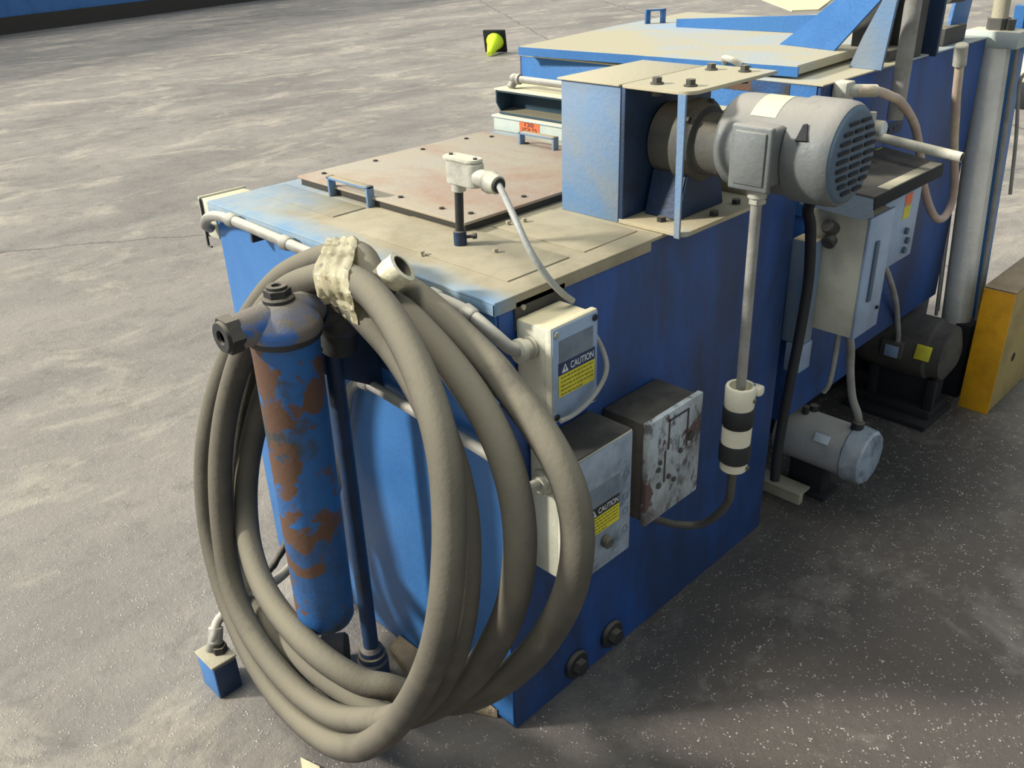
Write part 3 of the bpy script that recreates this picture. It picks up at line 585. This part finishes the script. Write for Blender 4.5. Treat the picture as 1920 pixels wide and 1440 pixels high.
ld = obj('lid', MB().prism([(1.056, .971, 1.232), (1.136, .104, 1.232), (1.449, .120, 1.232), (1.80, .15, 1.232), (2.1, .5, 1.232), (2.1, 1.10, 1.232), (1.62, 1.055, 1.232)], (0, 0, .022), .002), 'fartop', K, 'wide dusty lid')
obj('lid_edge', MB().prism([(1.052, .973, 1.228), (1.132, .100, 1.228), (1.137, .100, 1.228), (1.058, .973, 1.228)], (0, 0, .024), .0005), 'blueclean', ld, 'blue front edge')
hz = 1.254
obj('lid_handle', MB().box((1.70, .99, hz), (1.725, .997, hz+.045), .001).box((1.74, .955, hz), (1.765, .962, hz+.045), .001).prism([(1.70, .997, hz+.04), (1.725, .997, hz+.04), (1.765, .955, hz+.04), (1.74, .955, hz+.04)], (0, 0, .006)), 'blueclean', ld)
obj('latch', MB().tube([(1.125, .30, 1.245), (1.10, .29, 1.262), (1.09, .26, 1.262), (1.10, .24, 1.25)], .008, 10), 'casting', ld)
obj('lid_beam', MB().prism([(1.672, .846, hz), (1.715, .33, hz), (1.715, .33, hz+.056), (1.672, .846, hz+.025)], (.012, 0, 0), .001), 'blueclean', ld, 'bright blue beam across the lid')
obj('lid_arm', MB().prism([(1.457, .34, hz), (1.412, .152, hz), (1.385, .033, 1.384), (1.36, -.10, 1.53), (1.40, .06, 1.53), (1.428, .165, 1.385), (1.448, .265, 1.31)], (.010, 0, 0), .001), 'blueclean', ld, 'bright blue slanting plate on the lid')
obj('gusset_plate', MB().prism([(1.375, .088, KZ), (1.365, -.004, KZ), (1.34, -.028, 1.385), (1.33, -.05, 1.53), (1.335, -.02, 1.53), (1.345, .012, 1.385), (1.36, .055, 1.30)], (.008, 0, 0), .001), 'bluelight', K, 'paler blue gusset plate')
stf = MB().box((1.52, .08, KZ), (1.60, .16, 1.62), .004).box((1.60, .02, KZ), (1.66, .09, 1.62), .004).box((1.5, .04, KZ), (1.7, .17, KZ+.03), .004)
obj('lift_post', stf, 'gear', K)
obj('lift_post', MB().box((1.70, -.004, KZ-.005), (1.715, .08, 1.62), .002), 'navy', K)
obj('pivot_block', MB().box((1.86, .04, KZ), (2.02, .14, KZ+.05), .006).cyl((1.86, .06, 1.36), (1.96, .05, 1.36), .025), 'gear', K)
obj('gusset_plate', MB().prism([(1.93, .06, KZ), (2.06, .06, KZ), (2.12, .06, 1.55), (2.0, .06, 1.55)], (0, .012, 0), .001), 'blueclean', K, 'upright blue gusset plate')
obj('tower_frame', MB().box((2.146, .10, 0), (2.33, .5, 1.19), .004), 'navy', K, 'dark blue frame behind the lift cylinder')
obj('side_fitting', MB().box((1.155, -.018, 1.165), (1.20, .018, 1.222), .003), 'casting', K)
tag(obj('vertical_pipe', MB().cyl((1.434, -.03, 1.095), (1.428, -.03, 1.75), .0205), 'conduit'), 'thick grey vertical pipe against the side of the rear machine', 'pipe')
# trough, duct, pipe on its front
TR = thing('front_trough', 'blue-grey open trough between the tank and the rear machine, left of the guard box', 'trough', (1.03, .6, 1.07))
obj('trough_shell', MB().box((1.020, .25, 1.082), (1.026, .975, 1.137), .001).prism([(.955, .25, 1.137), (1.102, .25, 1.137), (1.102, .25, 1.143), (.955, .25, 1.143)], (0, .725, 0)).prism([(.965, .25, 1.078), (1.102, .25, 1.090), (1.102, .25, 1.084), (.965, .25, 1.072)], (0, .725, 0)), 'teal', TR)
obj('end_plate', MB().prism([(.955, .972, 1.143), (1.03, .972, 1.143), (1.03, .972, 1.075), (.975, .972, 1.073), (.955, .972, 1.105)], (0, .005, 0)), 'teal', TR)
obj('top_lip', MB().box((.951, .25, 1.142), (1.102, .98, 1.147), .001), 'box', TR, 'pale top lip')
DU = thing('wiring_duct', 'pale grey-green wiring duct with an orange 120 VOLTS label', 'duct', (.98, .6, 1.026))
dy = .985
obj('duct_body', MB().box((.95, .25, 1.0256), (1.005, dy, 1.066), .002), 'duct', DU)
obj('duct_cover', MB().box((.945, .25, 1.064), (1.009, dy+.004, 1.070), .001), 'duct', DU)
lb = obj('voltage_label', MB().box((.9488, .795, 1.035), (.95, .875, 1.0637), 0), 'lab_orange', DU, 'orange label reading 120 VOLTS')
text('label_line', '120', .0115, (.9484, .835, 1.0562), '-x', 'inkblack', lb, .036)
text('label_line', 'VOLTS', .0105, (.9484, .835, 1.0425), '-x', 'inkblack', lb, .062)
tag(obj('front_pipe', MB().cyl((.985, .92, 1.174), (.985, .25, 1.174), .010).sphere((.985, .925, 1.172), .017).cyl((.985, .925, 1.172), (.97, .928, 1.150), .012).lathe((.985, .912, 1.174), (0, -1, 0), [(0, .015), (.01, .015)]), 'conduit'), 'grey pipe with an elbow end under the rear machine lid', 'pipe')

# enclosures under hood on rear machine side
E1 = thing('electrical_enclosure', 'large pale electrical enclosure on the side of the rear machine, nearer one', 'enclosure', (1.17, -.06, .615))
obj('enclosure_body', MB().box((1.105, -.142, .61), (1.235, .018, .925), .003), 'box', E1)
dd = obj('door', MB().box((1.103, -.150, .608), (1.238, -.142, .928), .003), 'boxface', E1, 'grey-blue door')
obj('door_handle', MB().box((1.145, -.156, .70), (1.163, -.150, .86), .002), 'motordark', dd)
obj('door_lock', MB().cyl((1.215, -.150, .665), (1.215, -.155, .665), .005), 'dark', dd)
obj('side_fitting', MB().cyl((1.105, -.06, .885), (1.07, -.055, .90), .016, bev=.003).cyl((1.105, -.055, .86), (1.085, -.055, .85), .018, bev=.003), 'gear', E1)
obj('side_fitting', MB().cyl((1.105, -.012, .76), (1.075, -.01, .76), .014, bev=.003), 'casting', E1)
E2 = thing('electrical_enclosure', 'smaller pale enclosure with warning stickers, behind the nearer enclosure under the hood', 'enclosure', (1.34, -.06, .74))
obj('enclosure_body', MB().box((1.24, -.115, .735), (1.46, .018, .93), .003), 'box', E2)
d2 = obj('door', MB().box((1.242, -.122, .738), (1.458, -.115, .928), .002), 'boxface', E2, 'grey-blue door')
for x, z0, z1, mm in ((1.262, .84, .875, 'lab_orange'), (1.262, .805, .838, 'lab_yellow'), (1.36, .895, .925, 'lab_orange'), (1.36, .858, .892, 'lab_yellow')):
    obj('warning_sticker', MB().box((x, -.1232, z0), (x+.04, -.122, z1), 0), mm, d2)
for x, z in ((1.395, .82), (1.41, .79), (1.40, .765), (1.272, .765)): obj('knob', MB().cyl((x, -.122, z), (x, -.130, z), .009, seg=14), 'motordark', d2)
HD = thing('hood', 'dusty blue metal hood over the pale enclosures', 'hood', (1.25, -.07, .93))
obj('hood_top', MB().prism([(1.055, .018, 1.0), (1.075, -.16, .985), (1.47, -.16, .985), (1.50, .018, 1.0)], (0, 0, .005)), 'grimebox', HD, 'brown dusty hood top')
obj('hood_front', MB().prism([(1.055, .018, 1.0), (1.075, -.158, .985), (1.078, -.162, .94), (1.072, -.14, .93), (1.058, .018, .945)], (.004, 0, 0), .0005), 'bluelight', HD, 'light blue hood end')
obj('hood_side', MB().box((1.077, -.163, .958), (1.47, -.159, .99), .001), 'dark', HD, 'hood side darkened for the shade under the hood')  # dark strip paints the shade below the hood edge
obj('hood_edge', MB().box((1.15, -.1605, .988), (1.46, -.13, .993), .001), 'bracket', HD)
JB = thing('junction_box', 'narrow pale blue junction box in the gap behind the big tank', 'junction box', (1.08, -.01, .56))
obj('box_body', MB().box((1.045, -.04, .58), (1.10, .018, .86), .003), 'bluelight', JB)
obj('lower_plate', MB().box((1.04, -.045, .50), (1.10, .0, .58), .003), 'boxface', JB)

# pipe sticking out, gauge, hoses
tag(obj('drain_pipe', MB().cyl((1.37, .018, 1.062), (1.365, -.235, 1.038), .0125).lathe((1.365, -.235, 1.038), (0, -1, -.1), [(0, .0125), (.003, .0125), (.003, .0095)], cap=False), 'casting'), 'pale pipe sticking out past the end of the gear motor', 'pipe')
dp = [o for o in bpy.data.objects if o.name == 'drain_pipe'][0]
obj('bore', MB().cyl((1.365, -.2345, 1.038), (1.365, -.2375, 1.0377), .0100), 'dark', dp, 'dark open end')
GA = thing('pressure_gauge', 'small round white gauge above the pale pipe', 'gauge', (1.44, -.0, 1.04))
obj('gauge_case', MB().cyl((1.374, .018, 1.078), (1.374, -.03, 1.078), .022, bev=.002), 'casting', GA)
obj('gauge_dial', MB().cyl((1.374, -.03, 1.078), (1.374, -.0315, 1.078), .019), 'lab_white', GA)
tag(obj('name_strip', MB().box((1.475, .014, 1.032), (1.60, .0195, 1.062), .001).box((1.51, .0125, 1.042), (1.535, .014, 1.052), 0).box((1.54, .0125, 1.042), (1.58, .0125+.0015, 1.051), 0), 'navy'), 'small dark nameplate beside the gauge', 'nameplate')
tag(obj('brass_tag', MB().box((1.45, .012, .975), (1.49, .019, 1.005), .001), 'lab_yellow'), 'small yellow tag below the gauge', 'tag')
tag(obj('pipe_nipple', MB().cyl((1.318, .018, 1.105), (1.318, -.02, 1.105), .011).cyl((1.318, -.02, 1.08), (1.318, -.02, 1.13), .009), 'casting'), 'small pale pipe fitting left of the gauge', 'fitting')
ph = [(1.19, -.01, 1.198), (1.23, -.04, 1.198), (1.28, -.046, 1.187), (1.34, -.05, 1.168), (1.403, -.052, 1.144), (1.5, -.058, 1.071), (1.556, -.064, .983), (1.594, -.07, .903), (1.66, -.075, .820), (1.72, -.081, .768), (1.775, -.085, .760), (1.80, -.089, .80), (1.774, -.094, .869), (1.72, -.098, .95), (1.685, -.10, 1.01), (1.65, -.104, 1.08), (1.624, -.106, 1.133), (1.60, -.11, 1.19), (1.583, -.112, 1.233)]
pk = thing('hydraulic_hose', 'faded pink hydraulic hose hanging in a U beside the lift cylinder', 'hose', ph[10])
obj('hose_tube', MB().tube(ph, .0115, 14), 'pink', pk)
obj('hose_fitting', MB().cyl((1.18, -.005, 1.20), (1.26, -.044, 1.192), .0155, bev=.002), 'casting', pk)
obj('hose_fitting', MB().cyl((1.587, -.112, 1.215), (1.57, -.114, 1.27), .017, bev=.003), 'casting', pk)
CT, CB, GT, GB = 0.012, -.047, .008, -.060
CY = thing('lift_cylinder', 'tall steel lift cylinder with a square pale head at the right', 'cylinder', (2.2, -.05, 0))
ct, cbm = V(2.2, CT, 1.19), V(2.2, CB, .27)
obj('barrel', MB().cyl(cbm, ct, .048, seg=40), 'chrome', CY)
obj('head_block', MB().box((2.15, CT-.082, 1.188), (2.25, CT+.078, 1.238), .004), 'duct', CY)
obj('rod', MB().cyl((2.2, CT, 1.238), (2.195, CT+.015, 1.75), .024), 'bracket', CY)
obj('rod_nut', MB().hexa((2.2, CT, 1.238), (2.2, CT, 1.272), .035).box((2.18, CT-.05, 1.238), (2.2, CT-.03, 1.27), .002), 'gear', CY)
for dx, dy_ in ((0, .068), (0, -.066), (-.045, .055), (.03, -.06)):
    obj('tie_rod', MB().cyl(cbm+V(dx, dy_, .02), ct+V(dx, dy_, 0), .006, seg=12), 'conduit', CY)
obj('base_block', MB().box((2.155, CB-.07, 0), (2.245, CB+.04, .28), .004), 'dark', CY)
tag(obj('guide_post', MB().prism([(2.3, GB, 0), (2.3, GB-.035, 0), (2.3, GT-.035, 1.30), (2.3, GT, 1.30)], (.05, 0, 0), .003), 'blueclean'), 'bright blue post just right of the lift cylinder', 'post')
tag(obj('air_line', MB().tube([(2.28, GT-.115, .72), (2.28, GT-.095, .9), (2.28, GT-.07, 1.06), (2.29, GT-.075, 1.10), (2.31, GT-.10, 1.12), (2.36, GT-.15, 1.13)], .006, 10), 'conduit'), 'thin grey air line curving off the blue post', 'air line')
tag(obj('cross_frame', MB().box((2.42, -.25, 1.15), (2.50, -.04, 1.45), .004).box((2.28, -.12, 1.24), (2.46, -.10, 1.26), .003), 'blue'), 'blue frame piece at the top right edge behind the cylinder', 'frame')

# dark motor + yellow guard
DM = thing('drive_motor', 'dark grimy drive motor on a base beside the yellow guard', 'motor', (1.98, .02, 0))
dxm, dzm = 1.975, .245
obj('motor_shell', MB().lathe((dxm, .17, dzm), (0, -1, 0), [(0, .05), (.006, .096), (.03, .104), (.05, .107), (.24, .107), (.25, .098), (.29, .094), (.31, .05)], 40), 'grimebox', DM)
jb = obj('terminal_box', MB().box((1.855, -.005, .225), (1.90, .07, .285), .006), 'grimebox', DM)
obj('name_label', MB().box((1.852, .006, .230), (1.855, .052, .272), .001), 'boxface', DM, 'pale square label')
obj('rating_label', MB().box((1.864, -.095, .245), (1.868, -.045, .295), .001, Matrix.Rotation(math.radians(18), 3, 'Y')), 'lab_yellow', DM, 'dirty yellow label')
obj('motor_foot', MB().box((1.89, -.12, .02), (2.06, .14, .05), .003).box((1.90, -.12, .05), (1.92, -.09, .16), .002).box((1.90, .08, .05), (1.92, .11, .16), .002).box((1.93, -.1, .05), (2.04, .1, .15), .004), 'dark', DM)
obj('base_frame', MB().box((1.84, -.13, 0), (2.07, .16, .02), .002), 'dark', DM)
tag(obj('conduit', MB().tube([(1.50, -.02, .70), (1.56, -.02, .645), (1.63, -.02, .57), (1.71, -.01, .49), (1.78, .005, .42), (1.83, .015, .36), (1.865, .02, .31), (1.872, .02, .28)], .009, 12), 'cable'), 'thin grey conduit running down to the dark drive motor', 'conduit')
YG = thing('belt_guard', 'bright yellow box-shaped belt guard on the floor at the right', 'guard', (2.3, -.19, 0))
obj('guard_shell', MB().box((2.105, -.243, .004), (2.62, -.145, .452), .003), 'yellowside', YG, 'dusty yellow sides')
obj('guard_end', MB().box((2.100, -.244, .0), (2.105, -.144, .450), .001), 'yellow', YG, 'bright yellow end panel')
obj('guard_top', MB().box((2.10, -.245, .452), (2.625, -.143, .456), .001), 'baseplate', YG, 'dust covered top')
obj('guard_hole', MB().cyl((2.25, -.2425, .17), (2.25, -.2445, .17), .016), 'dark', YG)

# background bits
CN = thing('safety_cone', 'small lime yellow cone lying on its side on the far floor, dark square base', 'cone', (7.7, 7.95, 0))
ctr = V(7.72, 7.97, .15); dn_ = (V(7.42, 7.78, .03)-ctr).normalized()
xx, yy, zz = frame(dn_)
R3 = Matrix((xx, yy, zz)).transposed()
obj('cone_base', MB().box(ctr-V(.15, .15, .015), ctr+V(.15, .15, .015), .012, R3), 'dark', CN)
obj('cone_body', MB().lathe(ctr+dn_*.015, dn_, [(0, .115), (.02, .10), (.33, .035), (.34, .028)], 32), 'hiviz', CN)
tag(obj('rubbish_bag', MB().sphere((8.6, 1.7, .17), .22, (1.2, 1.1, .8)), 'scrapm'), 'pale bundle on the floor past the blue post at the right edge', 'bag')
tag(obj('dark_crate', MB().box((7.6, 1.3, 0), (8.0, 1.62, .16), .02), 'dark'), 'low dark crate on the far floor at the right edge beyond the cylinder', 'crate')
tag(obj('floor_sheet', MB().prism([(15.7, 8.8, 0), (14.0, 7.2, 0), (14.35, 6.9, 0), (16.2, 7.6, 0), (18.0, 8.2, 0), (18.0, 10.2, 0)], (0, 0, .02)), 'scrapm'), 'large pale sheet lying on the floor beyond the rear machine lid', 'sheet')
